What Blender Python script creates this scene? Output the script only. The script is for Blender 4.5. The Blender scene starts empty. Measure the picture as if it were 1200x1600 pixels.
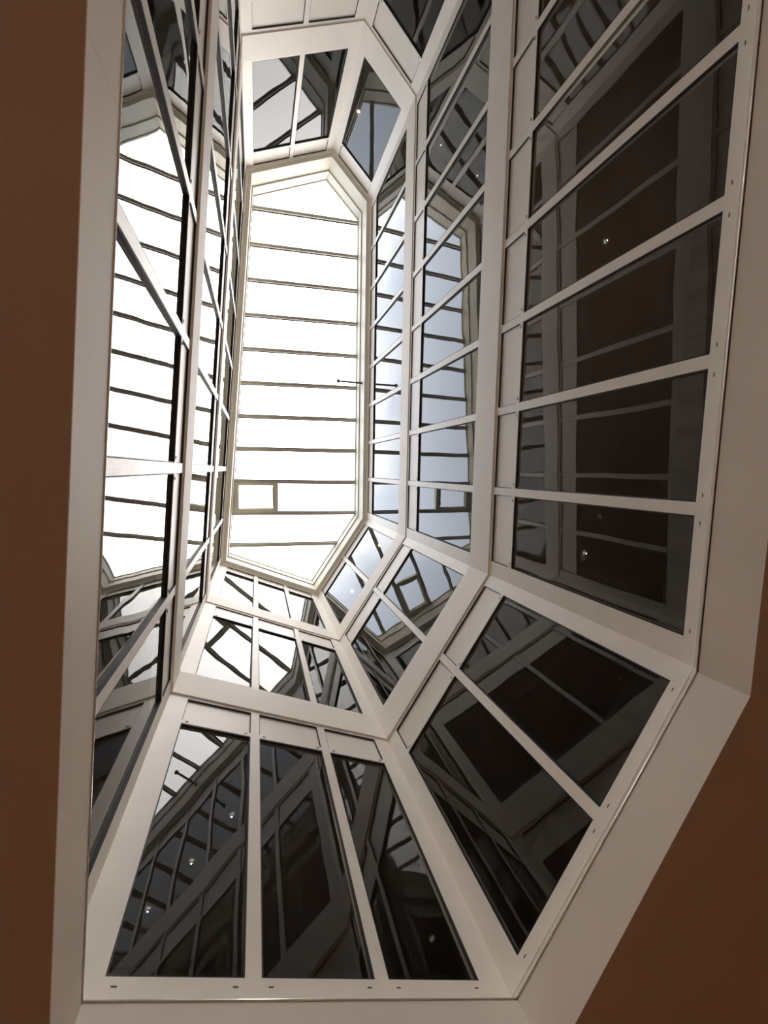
import bpy, bmesh, math, random
from mathutils import Vector, Matrix
random.seed(4)
S = bpy.context.scene
COL = S.collection

# ------------------------------------------------------------------ camera
cam = bpy.data.cameras.new('camera')
cam.sensor_fit = 'HORIZONTAL'
cam.sensor_width = 36.0
cam.lens = 639.164 / 1200 * 36.0
cam.clip_start = 0.02
cam.clip_end = 300
camo = bpy.data.objects.new('camera', cam)
COL.objects.link(camo)
R0 = Vector((0.95515703, -0.01807022, -0.29554783))
R1 = Vector((-0.0117978, 0.99502094, -0.09896538))
R2 = Vector((0.29586461, 0.09801429, 0.95018805))
mw = Matrix((R0, -R1, -R2)).transposed().to_4x4()
mw.translation = Vector((0, 0, 1.5))
camo.matrix_world = mw
S.camera = camo

# ------------------------------------------------------------------ sky
w = bpy.data.worlds.new('overcast_sky')
S.world = w
w.use_nodes = True
nt = w.node_tree
nt.nodes.clear()
out = nt.nodes.new('ShaderNodeOutputWorld')
bg = nt.nodes.new('ShaderNodeBackground')
tc = nt.nodes.new('ShaderNodeTexCoord')
nz = nt.nodes.new('ShaderNodeTexNoise')
nz.inputs['Scale'].default_value = 1.9
nz.inputs['Detail'].default_value = 6
nz.inputs['Roughness'].default_value = 0.55
nz.inputs['Distortion'].default_value = 0.4
rp = nt.nodes.new('ShaderNodeValToRGB')
rp.color_ramp.elements[0].position = 0.10
rp.color_ramp.elements[0].color = (0.40, 0.44, 0.51, 1)     # blue gaps away from the sun
rp.color_ramp.elements[1].position = 0.50
rp.color_ramp.elements[1].color = (1.0, 0.965, 0.955, 1)    # bright thin cloud
bg.inputs['Strength'].default_value = 6.3
dt = nt.nodes.new('ShaderNodeVectorMath')                  # the cloud is thickest and brightest round the hidden sun
dt.operation = 'DOT_PRODUCT'
dt.inputs[1].default_value = (1.0, -0.15, 0.0)
sm = nt.nodes.new('ShaderNodeMath')
sm.operation = 'MULTIPLY_ADD'
sm.inputs[1].default_value = 1.5
nt.links.new(tc.outputs['Generated'], dt.inputs[0])
nt.links.new(dt.outputs['Value'], sm.inputs[0])
nt.links.new(nz.outputs['Fac'], sm.inputs[2])
nt.links.new(tc.outputs['Generated'], nz.inputs['Vector'])
nt.links.new(sm.outputs['Value'], rp.inputs['Fac'])
sx = nt.nodes.new('ShaderNodeSeparateXYZ')                # overcast sky: the zenith is brighter than the horizon
zr = nt.nodes.new('ShaderNodeMapRange')
zr.inputs['From Min'].default_value = 0.0
zr.inputs['From Max'].default_value = 1.0
zr.inputs['To Min'].default_value = 0.33
zr.inputs['To Max'].default_value = 1.0
mc = nt.nodes.new('ShaderNodeVectorMath')
mc.operation = 'SCALE'
nt.links.new(tc.outputs['Generated'], sx.inputs[0])
nt.links.new(sx.outputs['Z'], zr.inputs['Value'])
nt.links.new(rp.outputs['Color'], mc.inputs[0])
nt.links.new(zr.outputs['Result'], mc.inputs['Scale'])
nt.links.new(mc.outputs['Vector'], bg.inputs['Color'])
nt.links.new(bg.outputs['Background'], out.inputs['Surface'])

# ------------------------------------------------------------------ exposure
S.view_settings.view_transform = 'Standard'
S.view_settings.look = 'None'
S.view_settings.exposure = 0.42
S.view_settings.gamma = 1.0
S.view_settings.use_curve_mapping = False
S.cycles.max_bounces = 16
S.cycles.diffuse_bounces = 8
S.cycles.glossy_bounces = 6
S.cycles.transparent_max_bounces = 16
LAMP_POWER = 94.0           # warm downlights of the ground floor room
DOWNLIGHT_GLOW = 6.0        # small lamps in the upper rooms


# ------------------------------------------------------------------ materials
def new_mat(name):
    m = bpy.data.materials.new(name)
    m.use_nodes = True
    return m, m.node_tree, m.node_tree.nodes['Principled BSDF']


def paint(name, col, rough=0.45, var=0.06, scale=3.0, metal=0.0, stretch=(1, 1, 1), bump=0.0):
    m, t, b = new_mat(name)
    b.inputs['Roughness'].default_value = rough
    b.inputs['Metallic'].default_value = metal
    co = t.nodes.new('ShaderNodeTexCoord')
    mp = t.nodes.new('ShaderNodeMapping')
    mp.inputs['Scale'].default_value = stretch
    n = t.nodes.new('ShaderNodeTexNoise')
    n.inputs['Scale'].default_value = scale
    n.inputs['Detail'].default_value = 5
    r = t.nodes.new('ShaderNodeValToRGB')
    r.color_ramp.elements[0].position = 0.3
    r.color_ramp.elements[1].position = 0.7
    r.color_ramp.elements[0].color = tuple(c * (1 - var) for c in col) + (1,)
    r.color_ramp.elements[1].color = tuple(min(1, c * (1 + var)) for c in col) + (1,)
    t.links.new(co.outputs['Object'], mp.inputs['Vector'])
    t.links.new(mp.outputs['Vector'], n.inputs['Vector'])
    t.links.new(n.outputs['Fac'], r.inputs['Fac'])
    t.links.new(r.outputs['Color'], b.inputs['Base Color'])
    if bump:
        bp = t.nodes.new('ShaderNodeBump')
        bp.inputs['Strength'].default_value = bump
        bp.inputs['Distance'].default_value = 0.002
        n2 = t.nodes.new('ShaderNodeTexNoise')
        n2.inputs['Scale'].default_value = 60
        t.links.new(co.outputs['Object'], n2.inputs['Vector'])
        t.links.new(n2.outputs['Fac'], bp.inputs['Height'])
        t.links.new(bp.outputs['Normal'], b.inputs['Normal'])
    return m


def glass_mat(name, tint, ior, wave):
    m = bpy.data.materials.new(name)
    m.use_nodes = True
    t = m.node_tree
    t.nodes.clear()
    o = t.nodes.new('ShaderNodeOutputMaterial')
    tr = t.nodes.new('ShaderNodeBsdfTransparent')
    tr.inputs['Color'].default_value = tuple(tint) + (1,)
    gl = t.nodes.new('ShaderNodeBsdfGlossy')
    gl.inputs['Roughness'].default_value = 0.0
    gl.inputs['Color'].default_value = (0.97, 0.98, 0.97, 1)
    fr = t.nodes.new('ShaderNodeFresnel')
    fr.inputs['IOR'].default_value = ior
    ge = t.nodes.new('ShaderNodeNewGeometry')
    inv = t.nodes.new('ShaderNodeMath')
    inv.operation = 'SUBTRACT'
    inv.inputs[0].default_value = 1.0
    mul = t.nodes.new('ShaderNodeMath')
    mul.operation = 'MULTIPLY'
    t.links.new(ge.outputs['Backfacing'], inv.inputs[1])
    t.links.new(inv.outputs[0], mul.inputs[0])
    t.links.new(fr.outputs['Fac'], mul.inputs[1])
    mx = t.nodes.new('ShaderNodeMixShader')
    t.links.new(mul.outputs[0], mx.inputs['Fac'])
    t.links.new(tr.outputs[0], mx.inputs[1])
    t.links.new(gl.outputs[0], mx.inputs[2])
    t.links.new(mx.outputs[0], o.inputs['Surface'])
    if wave:
        co = t.nodes.new('ShaderNodeTexCoord')
        oi = t.nodes.new('ShaderNodeObjectInfo')
        ad = t.nodes.new('ShaderNodeVectorMath')
        ad.operation = 'ADD'
        n = t.nodes.new('ShaderNodeTexNoise')
        n.inputs['Scale'].default_value = 1.3
        n.inputs['Detail'].default_value = 1.0
        bp = t.nodes.new('ShaderNodeBump')
        bp.inputs['Strength'].default_value = 1.0
        bp.inputs['Distance'].default_value = wave
        sc = t.nodes.new('ShaderNodeVectorMath')
        sc.operation = 'SCALE'
        cb = t.nodes.new('ShaderNodeCombineXYZ')
        t.links.new(oi.outputs['Random'], cb.inputs[0])
        t.links.new(oi.outputs['Random'], cb.inputs[2])
        t.links.new(cb.outputs[0], sc.inputs[0])
        sc.inputs['Scale'].default_value = 40.0
        t.links.new(co.outputs['Object'], ad.inputs[0])
        t.links.new(sc.outputs[0], ad.inputs[1])
        t.links.new(ad.outputs[0], n.inputs['Vector'])
        t.links.new(n.outputs['Fac'], bp.inputs['Height'])
        t.links.new(bp.outputs['Normal'], gl.inputs['Normal'])
        t.links.new(bp.outputs['Normal'], fr.inputs['Normal'])
    return m


def glow(name, col, strength):
    m, t, b = new_mat(name)
    b.inputs['Base Color'].default_value = (0.8, 0.8, 0.8, 1)
    b.inputs['Emission Color'].default_value = tuple(col) + (1,)
    b.inputs['Emission Strength'].default_value = strength
    return m


M_CREAM = paint('cream_frame_paint', (0.90, 0.852, 0.778), 0.42, 0.03, 4.0)
M_STREAK = paint('brushed_cream_paint', (0.90, 0.852, 0.778), 0.36, 0.07, 9.0, stretch=(6, 6, 0.5))
M_BAND = paint('cream_plaster', (0.90, 0.847, 0.773), 0.6, 0.03, 1.6, bump=0.15)
M_EDGE = paint('glossy_edge_metal', (0.93, 0.91, 0.87), 0.18, 0.01, 4.0, metal=0.6)
M_PANEL = paint('cream_panel_enamel', (0.89, 0.837, 0.763), 0.4, 0.03, 2.5)
M_GASKET = paint('black_rubber', (0.020, 0.020, 0.022), 0.6, 0.2, 30)
M_SLOT = paint('dark_slot', (0.07, 0.06, 0.055), 0.7, 0.2, 40)
M_BROWN = paint('brown_ceiling_paint', (0.41, 0.295, 0.24), 0.75, 0.05, 1.2, bump=0.2)
M_FLOOR = paint('warm_oak_floor', (0.45, 0.31, 0.2), 0.5, 0.2, 2.0, stretch=(1, 8, 1))
M_ROOMWALL = paint('warm_room_wall', (0.5, 0.36, 0.27), 0.8, 0.05, 1.0)
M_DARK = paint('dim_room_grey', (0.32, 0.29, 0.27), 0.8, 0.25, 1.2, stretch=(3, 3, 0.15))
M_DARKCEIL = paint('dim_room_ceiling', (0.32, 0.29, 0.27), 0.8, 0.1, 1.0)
M_CURB = paint('ivory_curb_paint', (0.64, 0.60, 0.49), 0.5, 0.03, 2.0)
M_BAR = paint('glazing_bar_metal', (0.46, 0.43, 0.36), 0.45, 0.05, 5)
M_HATCH = paint('hatch_metal', (0.62, 0.60, 0.50), 0.45, 0.06, 5)
M_STEEL = paint('dark_steel', (0.10, 0.10, 0.105), 0.4, 0.1, 20, metal=0.4)
M_ROOF = paint('roof_membrane', (0.3, 0.3, 0.3), 0.8, 0.1, 2)
M_GLASS = glass_mat('window_glass', (0.68, 0.69, 0.67), 1.62, 0.0025)
M_SKYGLASS = glass_mat('skylight_glass', (0.985, 0.98, 0.975), 1.3, 0.0)
M_LAMP = glow('warm_lamp', (1.0, 0.62, 0.34), DOWNLIGHT_GLOW)
M_LAMP_WHITE = glow('pale_lamp', (1.0, 0.90, 0.78), DOWNLIGHT_GLOW * 2)
M_TRIM = paint('lamp_trim', (0.6, 0.58, 0.55), 0.4, 0.03, 10)


# ------------------------------------------------------------------ mesh helpers
class MB:
    """Collects solids in world coordinates; build() makes ONE mesh object of them."""
    def __init__(self):
        self.v, self.f = [], []

    def prism(self, quad, z0, z1):
        """vertical prism over a plan polygon"""
        n, k = len(quad), len(self.v)
        self.v += [(x, y, z0) for x, y in quad] + [(x, y, z1) for x, y in quad]
        self.f.append(tuple(k + i for i in reversed(range(n))))
        self.f.append(tuple(k + n + i for i in range(n)))
        for i in range(n):
            j = (i + 1) % n
            self.f.append((k + i, k + j, k + n + j, k + n + i))

    def ring(self, inner, outer, z0, z1):
        n, k = len(inner), len(self.v)
        for poly, z in ((inner, z0), (outer, z0), (inner, z1), (outer, z1)):
            self.v += [(x, y, z) for x, y in poly]
        a, b, c, d = k, k + n, k + 2 * n, k + 3 * n
        for i in range(n):
            j = (i + 1) % n
            self.f += [(a + i, a + j, b + j, b + i), (c + i, d + i, d + j, c + j),
                       (a + i, c + i, c + j, a + j), (b + i, b + j, d + j, d + i)]

    def tube(self, p, q, r, n=12):
        p, q = Vector(p), Vector(q)
        ax = (q - p).normalized()
        u = ax.orthogonal().normalized()
        v = ax.cross(u)
        k = len(self.v)
        for c in (p, q):
            for i in range(n):
                a = 2 * math.pi * i / n
                self.v.append(tuple(c + r * (math.cos(a) * u + math.sin(a) * v)))
        self.f.append(tuple(k + i for i in reversed(range(n))))
        self.f.append(tuple(k + n + i for i in range(n)))
        for i in range(n):
            j = (i + 1) % n
            self.f.append((k + i, k + j, k + n + j, k + n + i))

    def build(self, name, mat, parent=None, bevel=0.0, smooth=False):
        org = Vector((0, 0, 0))
        if parent:
            p = parent
            while p:
                org += p.location
                p = p.parent
        me = bpy.data.meshes.new(name)
        if not parent:
            org = sum((Vector(v) for v in self.v), Vector()) / len(self.v)
            org.z = min(v[2] for v in self.v)
        me.from_pydata([tuple(Vector(v) - org) for v in self.v], [], self.f)
        bm = bmesh.new()
        bm.from_mesh(me)
        bmesh.ops.recalc_face_normals(bm, faces=bm.faces)
        if bevel:
            bmesh.ops.bevel(bm, geom=list(bm.edges), offset=bevel, segments=1, affect='EDGES', clamp_overlap=True)
        bm.to_mesh(me)
        bm.free()
        me.materials.append(mat)
        if smooth:
            me.polygons.foreach_set('use_smooth', [True] * len(me.polygons))
        o = bpy.data.objects.new(name, me)
        if parent:
            o.parent = parent
        else:
            o.location = org
        COL.objects.link(o)
        return o


def empty(name, loc, label=None, cat=None, kind=None, group=None, parent=None):
    o = bpy.data.objects.new(name, None)
    o.location = loc
    o.empty_display_size = 0.1
    COL.objects.link(o)
    if parent:
        o.parent = parent
    return tag(o, label, cat, kind, group)


def tag(o, label=None, cat=None, kind=None, group=None):
    for k, v in (('label', label), ('category', cat), ('kind', kind), ('group', group)):
        if v:
            o[k] = v
    return o


# ------------------------------------------------------------------ plan of the light well
P = [Vector(p) for p in ((-0.9611, 2.5741), (1.6628, 3.6445), (3.1247, 1.4243),
                         (3.1247, -7.4994), (2.0512, -8.5256), (-0.153, -7.6014))]
CEN = sum(P, Vector((0, 0))) / 6


def inset(d):
    """the well polygon moved inwards by d (outwards when negative)"""
    ls = []
    for i in range(6):
        a, b = P[i], P[(i + 1) % 6]
        t = (b - a).normalized()
        n = Vector((-t.y, t.x))
        if n.dot(CEN - a) < 0:
            n = -n
        ls.append((a + n * d, t))
    res = []
    for i in range(6):
        (a, t), (b, s) = ls[i - 1], ls[i]
        den = t.x * s.y - t.y * s.x
        k = ((b - a).x * s.y - (b - a).y * s.x) / den
        res.append(a + t * k)
    return res


FRAME = -0.020                                  # the window frames stand 2 cm behind the slab edges
Z_CEIL, Z_RIM = 3.166, 3.5
STOREYS = [                                     # sill, glass foot, glass head, panel foot, panel head, head
    (3.5, 3.73, 6.0, 6.06, 6.468, 6.513),
    (7.02, 7.068, 9.34, 9.405, 9.868, 9.93),
    (10.413, 10.460, 12.80, 12.865, 13.245, 13.28)]
BANDS = [(6.513, 7.02), (9.93, 10.413)]
FP = inset(FRAME)


class Face:
    def __init__(self, i):
        self.a, self.b = FP[i], FP[(i + 1) % 6]
        self.len = (self.b - self.a).length
        self.t = (self.b - self.a) / self.len
        n = Vector((-self.t.y, self.t.x))
        self.n = n if n.dot(self.a - CEN) > 0 else -n          # points out of the well

    def pt(self, s, d):
        return tuple(self.a + self.t * s + self.n * d)

    def box(self, mb, s0, s1, d0, d1, z0, z1):
        mb.prism([self.pt(s0, d0), self.pt(s1, d0), self.pt(s1, d1), self.pt(s0, d1)], z0, z1)


FACES = [Face(i) for i in range(6)]
WALLS = [   # setting name, words for the labels, mullion centres, first and last glass edge, first bay lies at
    ('wall_near', 'broad wall at the near end', [1.003, 1.860], 0.205, 2.645, 'the left wall'),
    ('wall_near_corner', 'slanting near corner wall', [1.356], 0.195, 2.51, 'the near end wall'),
    ('wall_right', 'long right wall', [1.195 + 1.075 * k for k in range(7)], 0.205, 8.745, 'its near end'),
    ('wall_far_corner', 'slanting far corner wall', [], 0.19, 1.315, ''),
    ('wall_far', 'broad wall at the far end', [1.197], 0.21, 2.215, 'the far corner wall'),
    ('wall_left', 'long left wall', [1.08, 2.42, 3.72, 5.03, 6.32, 7.64, 9.0], 0.20, 10.05, 'its far end')]
STOREY_WORD = ['bottom', 'middle', 'top']
ORD = ['first', 'second', 'third', 'fourth', 'fifth', 'sixth', 'seventh', 'eighth']

# ------------------------------------------------------------------ ceiling, floor and walls of the room below
RX0, RX1, RY0, RY1 = -6.5, 9.0, -13.0, 9.0
ROOM = [Vector(p) for p in ((RX0, RY1), (RX1, RY1), (RX1, RY0), (RX0, RY0))]


def slab_with_hole(hole, outer, z0, z1, mb):
    """rectangular slab with the six sided well cut out of it"""
    bm = bmesh.new()
    ho = [bm.verts.new((p.x, p.y, z0)) for p in hole]
    oo = [bm.verts.new((p.x, p.y, z0)) for p in outer]
    ed = [bm.edges.new((l[i], l[(i + 1) % len(l)])) for l in (ho, oo) for i in range(len(l))]
    bmesh.ops.triangle_fill(bm, edges=ed, use_beauty=True)
    bm.verts.index_update()
    k = len(mb.v)
    nv = len(bm.verts)
    for z in (z0, z1):
        mb.v += [(v.co.x, v.co.y, z) for v in bm.verts]
    for f in bm.faces:
        ids = [v.index for v in f.verts]
        mb.f.append(tuple(k + i for i in ids))
        mb.f.append(tuple(k + nv + i for i in reversed(ids)))
    for e in bm.edges:
        if len(e.link_faces) == 1:
            a, b = e.verts[0].index, e.verts[1].index
            mb.f.append((k + a, k + b, k + nv + b, k + nv + a))
    bm.free()


mb = MB()
slab_with_hole(inset(0.1445), ROOM, Z_CEIL + 0.0005, Z_RIM - 0.01, mb)
tag(mb.build('ceiling', M_BROWN), 'dark brown painted ceiling around the six sided opening', 'ceiling', 'structure')
mb = MB()
mb.prism([tuple(p) for p in ROOM], -0.1, 0.0)
tag(mb.build('floor', M_FLOOR), 'warm brown floor of the room below the light well', 'floor', 'structure')
for nm, q, lab in (
        ('wall_room_left', ((RX0 - .1, RY0), (RX0, RY0), (RX0, RY1), (RX0 - .1, RY1)), 'plain room wall at the left'),
        ('wall_room_right', ((RX1, RY0), (RX1 + .1, RY0), (RX1 + .1, RY1), (RX1, RY1)), 'plain room wall at the right'),
        ('wall_room_near', ((RX0, RY1), (RX1, RY1), (RX1, RY1 + .1), (RX0, RY1 + .1)), 'plain room wall behind the viewer'),
        ('wall_room_far', ((RX0, RY0 - .1), (RX1, RY0 - .1), (RX1, RY0), (RX0, RY0)), 'plain room wall at the far side')):
    mb = MB()
    mb.prism(q, 0, Z_CEIL)
    tag(mb.build(nm, M_ROOMWALL), lab, 'wall', 'structure')

# dim rooms behind the windows of the three storeys
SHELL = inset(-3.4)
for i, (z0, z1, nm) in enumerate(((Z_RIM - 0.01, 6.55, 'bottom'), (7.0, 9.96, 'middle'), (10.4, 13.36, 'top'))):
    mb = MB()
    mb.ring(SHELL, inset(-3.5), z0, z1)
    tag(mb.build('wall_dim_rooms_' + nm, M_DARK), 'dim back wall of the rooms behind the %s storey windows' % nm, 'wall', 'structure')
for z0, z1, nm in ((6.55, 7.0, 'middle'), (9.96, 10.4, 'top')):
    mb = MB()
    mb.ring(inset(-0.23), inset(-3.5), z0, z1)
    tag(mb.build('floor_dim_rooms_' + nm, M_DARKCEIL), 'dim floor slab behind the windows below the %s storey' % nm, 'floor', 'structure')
mb = MB()
mb.ring(inset(0.03), inset(-3.5), 13.36, 13.8)
tag(mb.build('roof', M_ROOF), 'flat roof slab around the skylight', 'roof', 'structure')

# ------------------------------------------------------------------ six walls of the well
JOINTS = {(5, 'rim'): 6.27, (2, 0): 2.31, (5, 0): 7.43}     # butt joints seen in the slab edges
wall_roots = []
for i, (nm, words, mull, e0, e1, _) in enumerate(WALLS):
    F = FACES[i]
    j = (i + 1) % 6
    mid = F.pt(F.len / 2, 0)
    root = empty(nm, (mid[0], mid[1], Z_CEIL), 'cream framed glazed ' + words + ' of the light well', 'wall', 'structure')
    wall_roots.append(root)

    def band(z0, z1, d_in, d_out, key, name, bevel=0.0):
        a, b, c, d = inset(d_in)[i], inset(d_in)[j], inset(d_out)[j], inset(d_out)[i]
        cut = JOINTS.get((i, key))
        if cut is None:
            m = MB()
            m.prism([tuple(a), tuple(b), tuple(c), tuple(d)], z0, z1)
            m.build(name, M_BAND, root, bevel)
        else:
            k = cut / F.len
            g = 0.0012 / F.len
            for lo, hi in ((0, k - g), (k + g, 1)):
                m = MB()
                m.prism([tuple(a.lerp(b, lo)), tuple(a.lerp(b, hi)), tuple(d.lerp(c, hi)), tuple(d.lerp(c, lo))], z0, z1)
                m.build(name, M_BAND, root, bevel)
            m = MB()
            m.prism([tuple(a.lerp(b, k - g).lerp(d, .02)), tuple(a.lerp(b, k + g).lerp(d, .02)), tuple(d.lerp(c, k + g)), tuple(d.lerp(c, k - g))], z0 + .002, z1 - .002)
            m.build('joint_filler', M_SLOT, root)

    band(Z_CEIL, Z_RIM, 0.147, 0.144, 'rim', 'ceiling_fascia')
    m = MB()                                            # thin metal edge on top of the fascia
    a, b = inset(0.147)[i], inset(0.147)[j]
    m.tube((a.x, a.y, Z_RIM), (b.x, b.y, Z_RIM), 0.0045, 10)
    m.build('edge_strip', M_EDGE, root, smooth=True)
    m = MB()
    m.prism([tuple(a), tuple(b), tuple(inset(-0.03)[j]), tuple(inset(-0.03)[i])], Z_RIM - 0.012, Z_RIM)
    m.build('sill_ledge', M_CREAM, root)
    for bi, (z0, z1) in enumerate(BANDS):
        band(z0, z1, 0.0, -0.23, bi, 'slab_fascia')
    for st, (zs, g0, g1, p0, p1, zh) in enumerate(STOREYS):
        D = 0.07
        # rails with mitred ends
        a0, b0 = inset(FRAME)[i], inset(FRAME)[j]
        c0, d0 = inset(FRAME - D)[j], inset(FRAME - D)[i]
        for rn, z0, z1, pr in ((('sill_board', zs, g0 - 0.10, 0.0), ('sill_rail', g0 - 0.098, g0, 0.004)) if st == 0 else (('sill_rail', zs, g0, 0.0),)) + (('head_rail', p1, zh, 0.0),):
            m = MB()
            m.prism([tuple(inset(FRAME + pr)[i]), tuple(inset(FRAME + pr)[j]), tuple(c0), tuple(d0)], z0, z1)
            m.build(rn, M_CREAM, root)
        # the two end stiles meet the neighbours' on the mitre line
        m = MB()
        m.prism([tuple(a0), F.pt(e0, 0), F.pt(e0, D), tuple(d0)], g0, p1)
        m.build('end_stile', M_CREAM, root)
        m = MB()
        m.prism([F.pt(e1, 0), tuple(b0), tuple(c0), F.pt(e1, D)], g0, p1)
        m.build('end_stile', M_CREAM, root)
        hw = 0.05
        for s in mull:
            m = MB()
            F.box(m, s - hw, s + hw, 0, D, g0, p1)
            m.build('mullion', M_STREAK if i == 5 else M_CREAM, root)
        edges = [e0] + [q for s in mull for q in (s - hw, s + hw)] + [e1]
        for k in range(0, len(edges), 2):
            m = MB()
            F.box(m, edges[k], edges[k + 1], 0, D, g1, p0)
            m.build('transom', M_CREAM, root)

# ------------------------------------------------------------------ windows (one per bay and storey)
wn = 0
for i, (nm, words, mull, e0, e1, nb) in enumerate(WALLS):
    F = FACES[i]
    hw = 0.05
    edges = [e0] + [q for s in mull for q in (s - hw, s + hw)] + [e1]
    nbay = len(edges) // 2
    for st, (zs, g0, g1, p0, p1, zh) in enumerate(STOREYS):
        for k in range(nbay):
            s0, s1 = edges[2 * k], edges[2 * k + 1]
            wn += 1
            c = F.pt((s0 + s1) / 2, 0.03)
            if nbay == 1:
                which = 'lone cream framed window in the %s storey of the %s' % (STOREY_WORD[st], words)
            else:
                which = 'cream framed %s storey window of the %s, %s from %s' % (STOREY_WORD[st], words, ORD[k], nb)
            root = empty('window_%d' % wn, (c[0], c[1], g0), which, 'window', 'structure', '%s storey windows of the %s' % (STOREY_WORD[st], words))
            m = MB()
            F.box(m, s0, s1, 0.030, 0.042, g0, g1)
            m.build('glass_pane', M_GLASS, root)
            m = MB()
            gw = 0.011
            for (q0, q1, z0, z1) in ((s0, s0 + gw, g0, g1), (s1 - gw, s1, g0, g1), (s0 + gw, s1 - gw, g0, g0 + gw), (s0 + gw, s1 - gw, g1 - 0.016, g1)):
                F.box(m, q0, q1, 0.003, 0.0295, z0, z1)
            m.build('gasket', M_GASKET, root)
            m = MB()
            F.box(m, s0 + .006, s1 - .006, 0.022, 0.055, p0 + 0.001, p1 - 0.010)
            m.build('spandrel_panel', M_PANEL, root)
            m = MB()
            for (q0, q1, z0, z1) in ((s0, s0 + .006, p0 + .001, p1 - 0.010), (s1 - .006, s1, p0 + .001, p1 - 0.010), (s0, s1, p1 - .010, p1)):
                F.box(m, q0, q1, 0.003, 0.0215, z0, z1)
            m.build('panel_seal', M_GASKET, root)
            zl = (g0 - 0.045, g1 + 0.034) if st == 0 else (g1 + 0.034,)
            for z in zl:
                for s in (s0 + 0.055, s1 - 0.055):
                    m = MB()
                    F.box(m, s - 0.015, s + 0.015, -0.005, 0.006, z - 0.003, z + 0.004)
                    m.build('drain_slot', M_SLOT, root)

# ------------------------------------------------------------------ skylight
Z0, Z1, ZG = 13.28, 13.78, 14.16
sky = empty('skylight', (CEN.x, CEN.y, Z0), 'long six sided skylight in an ivory kerb crossed by thin glazing bars', 'skylight')
for i in range(6):
    j = (i + 1) % 6

    def side(d_in, d_out, z0, z1, name, mat):
        a, b, c, d = inset(d_in)[i], inset(d_in)[j], inset(d_out)[j], inset(d_out)[i]
        m = MB()
        m.prism([tuple(a), tuple(b), tuple(c), tuple(d)], z0, z1)
        m.build(name, mat, sky)
    side(0.125, 0.03, Z0, Z1, 'kerb_panel', M_CURB)
    side(0.03, -0.10, Z0, 13.36, 'kerb_soffit', M_BAND)
    side(0.155, 0.03, Z1 + 0.004, ZG, 'upper_kerb_panel', M_CURB)
    side(0.175, 0.155, ZG - 0.035, ZG + 0.02, 'edge_bead', M_BAR)
GP = inset(0.16)
BARS = [((-0.034, -7.19), (2.97, -7.335)), ((-0.111, -6.23), (2.968, -6.373)), ((-0.192, -5.285), (2.979, -5.415)),
        ((-0.263, -4.332), (2.969, -4.453)), ((-0.353, -3.395), (2.966, -3.503)), ((-0.425, -2.453), (2.946, -2.553)),
        ((-0.498, -1.515), (2.957, -1.58)), ((-0.591, -0.586), (2.968, -0.626)), ((-0.645, 0.355), (2.956, 0.352)),
        ((-0.739, 1.285), (2.967, 1.312)), ((-0.823, 2.23), (2.305, 2.275))]


def clip(poly, p, n):
    """keep the side of the line through p where n points"""
    res = []
    for k in range(len(poly)):
        a, b = poly[k], poly[(k + 1) % len(poly)]
        da, db = (a - p).dot(n), (b - p).dot(n)
        if da >= 0:
            res.append(a)
        if da * db < 0:
            res.append(a.lerp(b, da / (da - db)))
    return res


lines = []
for a, b in BARS:
    a, b = Vector(a), Vector(b)
    t = (b - a).normalized()
    lines.append((a, t, Vector((-t.y, t.x))))
for a, t, n in lines:
    strip = clip(clip(GP, a - n * 0.038, n), a + n * 0.038, -n)
    m = MB()
    m.prism([tuple(p) for p in strip], ZG - 0.075, ZG + 0.035)
    bar = m.build('glazing_bar', M_BAR, sky)
    for sgn in (-1, 1):                                       # dark rubber seal along both sides of the bar
        c = a + n * 0.050 * sgn
        strip = clip(clip(GP, c - n * 0.012, n), c + n * 0.012, -n)
        m = MB()
        m.prism([tuple(p) for p in strip], ZG - 0.012, ZG + 0.001)
        m.build('seal', M_GASKET, bar)
VENT_STRIP = 9
vy0 = vy1 = None
for k in range(len(lines) + 1):
    poly = list(GP)
    if k > 0:
        a, t, n = lines[k - 1]
        poly = clip(poly, a + n * 0.038, n)
    if k < len(lines):
        a, t, n = lines[k]
        poly = clip(poly, a - n * 0.038, -n)
    if k == VENT_STRIP:
        poly = clip(poly, Vector((0.60, 0)), Vector((1, 0)))
    m = MB()
    m.prism([tuple(p) for p in poly], ZG + 0.002, ZG + 0.014)
    m.build('glass_pane', M_SKYGLASS, sky)
# opening roof vent in the strip next to the long left wall
hx0, hx1, hy0, hy1 = -0.57, 0.60, 0.385, 1.265
vent = MB()
ix0, ix1, iy0, iy1 = -0.53, 0.475, 0.455, 1.165
qz0, qz1 = ZG - 0.10, ZG + 0.05
ring_o = [Vector(p) for p in ((-0.71 + .055, hy0), (hx1, hy0), (hx1, hy1), (-0.775 + .055, hy1))]
ring_i = [Vector(p) for p in ((ix0, iy0), (ix1, iy0), (ix1, iy1), (ix0, iy1))]
vent.ring(ring_i, ring_o, qz0, qz1)
vf = vent.build('roof_vent', M_HATCH, sky)
m = MB()
m.ring([Vector(p) for p in ((ix0 + .025, iy0 + .025), (ix1 - .025, iy0 + .025), (ix1 - .025, iy1 - .025), (ix0 + .025, iy1 - .025))],
       ring_i, qz1 - 0.06, qz1 - 0.005)
m.build('vent_sash', M_CREAM, vf)
m = MB()
m.prism([(ix0, iy0), (ix1, iy0), (ix1, iy1), (ix0, iy1)], qz1 - 0.004, qz1 + 0.006)
m.build('vent_pane', M_SKYGLASS, vf)
m = MB()
m.prism([(ix1 - .035, iy0 + .06), (ix1 - .002, iy0 + .06), (ix1 - .002, iy1 - .08), (ix1 - .035, iy1 - .08)], qz0 + 0.005, qz0 + 0.045)
m.tube((ix1 - .02, iy0 + .35, qz0 + .02), (ix1 - .02, iy0 + .35, qz1 - .02), 0.012)
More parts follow.
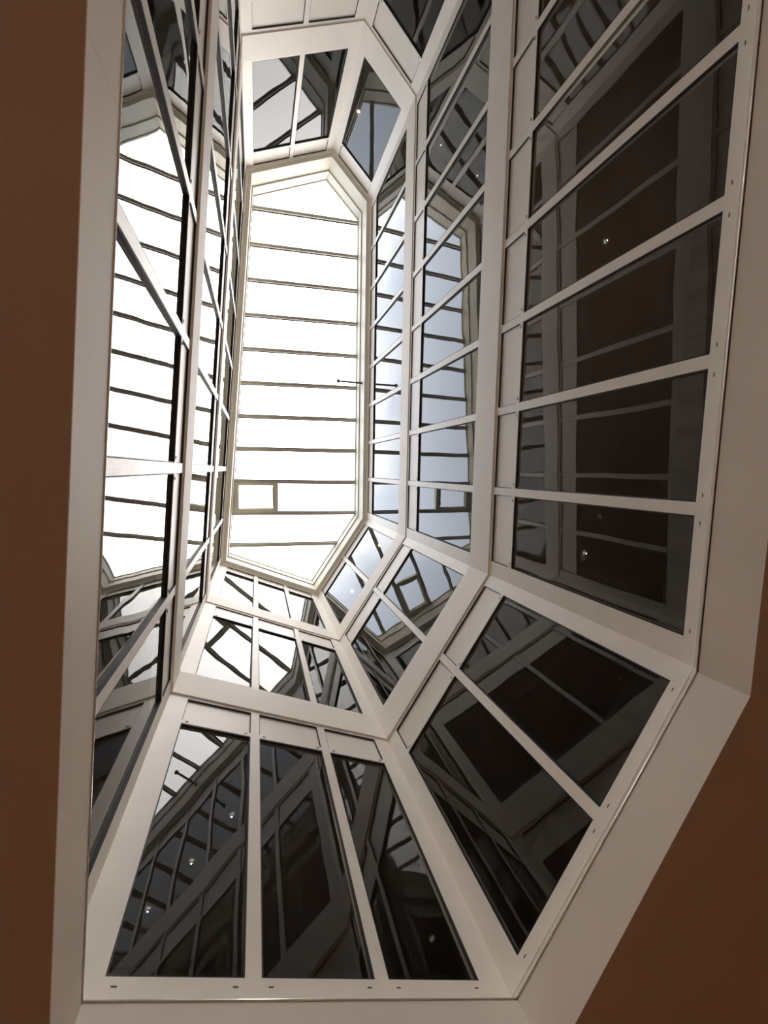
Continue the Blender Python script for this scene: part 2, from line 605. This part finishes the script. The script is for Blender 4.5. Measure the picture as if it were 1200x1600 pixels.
m.build('chain_actuator', M_STEEL, vf)

# ------------------------------------------------------------------ rod sticking out of the kerb
rod = empty('sensor_rod', (2.99, -2.59, 13.53), 'thin dark rod with a knob end jutting from the skylight kerb', 'sensor')
m = MB()
m.tube((2.985, -2.59, 13.55), (2.31, -2.597, 13.55), 0.028)
m.build('rod', M_STEEL, rod, smooth=False)
m = MB()
m.tube((2.32, -2.597, 13.55), (2.275, -2.597, 13.55), 0.055, 14)
m.tube((2.275, -2.597, 13.55), (2.245, -2.597, 13.55), 0.04, 14)
m.build('knob', M_STEEL, rod)
m = MB()
m.tube((2.9987, -2.59, 13.55), (2.985, -2.59, 13.55), 0.06, 14)
m.build('wall_plate', M_STEEL, rod)


# ------------------------------------------------------------------ lamps
def downlight(x, y, z, r, label, group, power=0.0, tone=(1.0, 0.74, 0.50)):
    t = empty('ceiling_downlight', (x, y, z - 0.02), label, 'lamp', None, group)
    m = MB()
    n = 16
    cir = lambda q: [Vector((x + q * math.cos(2 * math.pi * k / n), y + q * math.sin(2 * math.pi * k / n))) for k in range(n)]
    m.ring(cir(r), cir(r * 1.35), z - 0.02, z)
    m.build('trim_ring', M_TRIM, t)
    m = MB()
    m.prism([tuple(p) for p in cir(r)], z - 0.012, z - 0.002)
    m.build('lamp_lens', M_LAMP if r > 0.03 else M_LAMP_WHITE, t)
    if power:
        ld = bpy.data.lights.new('lamp_bulb', 'SPOT')
        ld.energy = power
        ld.color = tone
        ld.spot_size = math.radians(150)
        ld.spot_blend = 0.6
        ld.shadow_soft_size = 0.08
        lo = bpy.data.objects.new('lamp_bulb', ld)
        lo.parent = t
        lo.location = (0, 0, -0.03)
        COL.objects.link(lo)


for x, y, z, lab in (
        (3.56, 2.24, 13.34, 'small warm lamp glowing behind the top storey near corner window beside long right wall'),
        (2.72, 3.62, 13.34, 'small warm lamp glowing behind the top storey near corner window beside near end wall'),
        (2.75, -9.71, 13.34, 'small warm lamp glowing behind the lone top storey window of far corner'),
        (3.71, -6.73, 9.94, 'tiny lamp close behind the middle storey glass of long right wall'),
        (4.58, -6.33, 9.94, 'tiny lamp deeper behind the middle storey glass of long right wall'),
        (4.84, -3.36, 6.53, 'tiny lamp behind the far bottom storey glass of long right wall'),
        (4.84, 1.2, 6.53, 'tiny lamp behind the nearest bottom storey glass of long right wall'),
        (-0.35, 4.3, 6.53, 'tiny lamp behind near end bottom glass, topmost of three'),
        (-0.82, 4.8, 6.53, 'tiny lamp behind near end bottom glass, middle of three'),
        (-1.31, 5.29, 6.53, 'tiny lamp behind near end bottom glass, lowest of three')):
    downlight(x, y, z, 0.045 if z > 13 else 0.011, lab, 'lamps in the rooms behind the glass', (120.0 if y < -1 else 12.0) if z < 7 else 12.0 if z < 10 else 2.0, (1.0, 0.85, 0.70))
for x, y, lab in ((-4, -9, 'far left'), (-4, -3, 'middle left'), (-4, 4, 'near left'), (2, 7, 'rearmost'),
                  (6.5, -9, 'far right'), (6.5, -3, 'middle right'), (6.5, 4, 'near right')):
    downlight(x, y, Z_CEIL, 0.09, '%s round downlight set into the brown ceiling around the opening' % lab, 'ground floor ceiling downlights',
              LAMP_POWER * (2.0 if x < 0 and y < 0 else 1.0), (1.0, 0.93, 0.88) if x < 0 and y < 0 else (1.0, 0.74, 0.50))
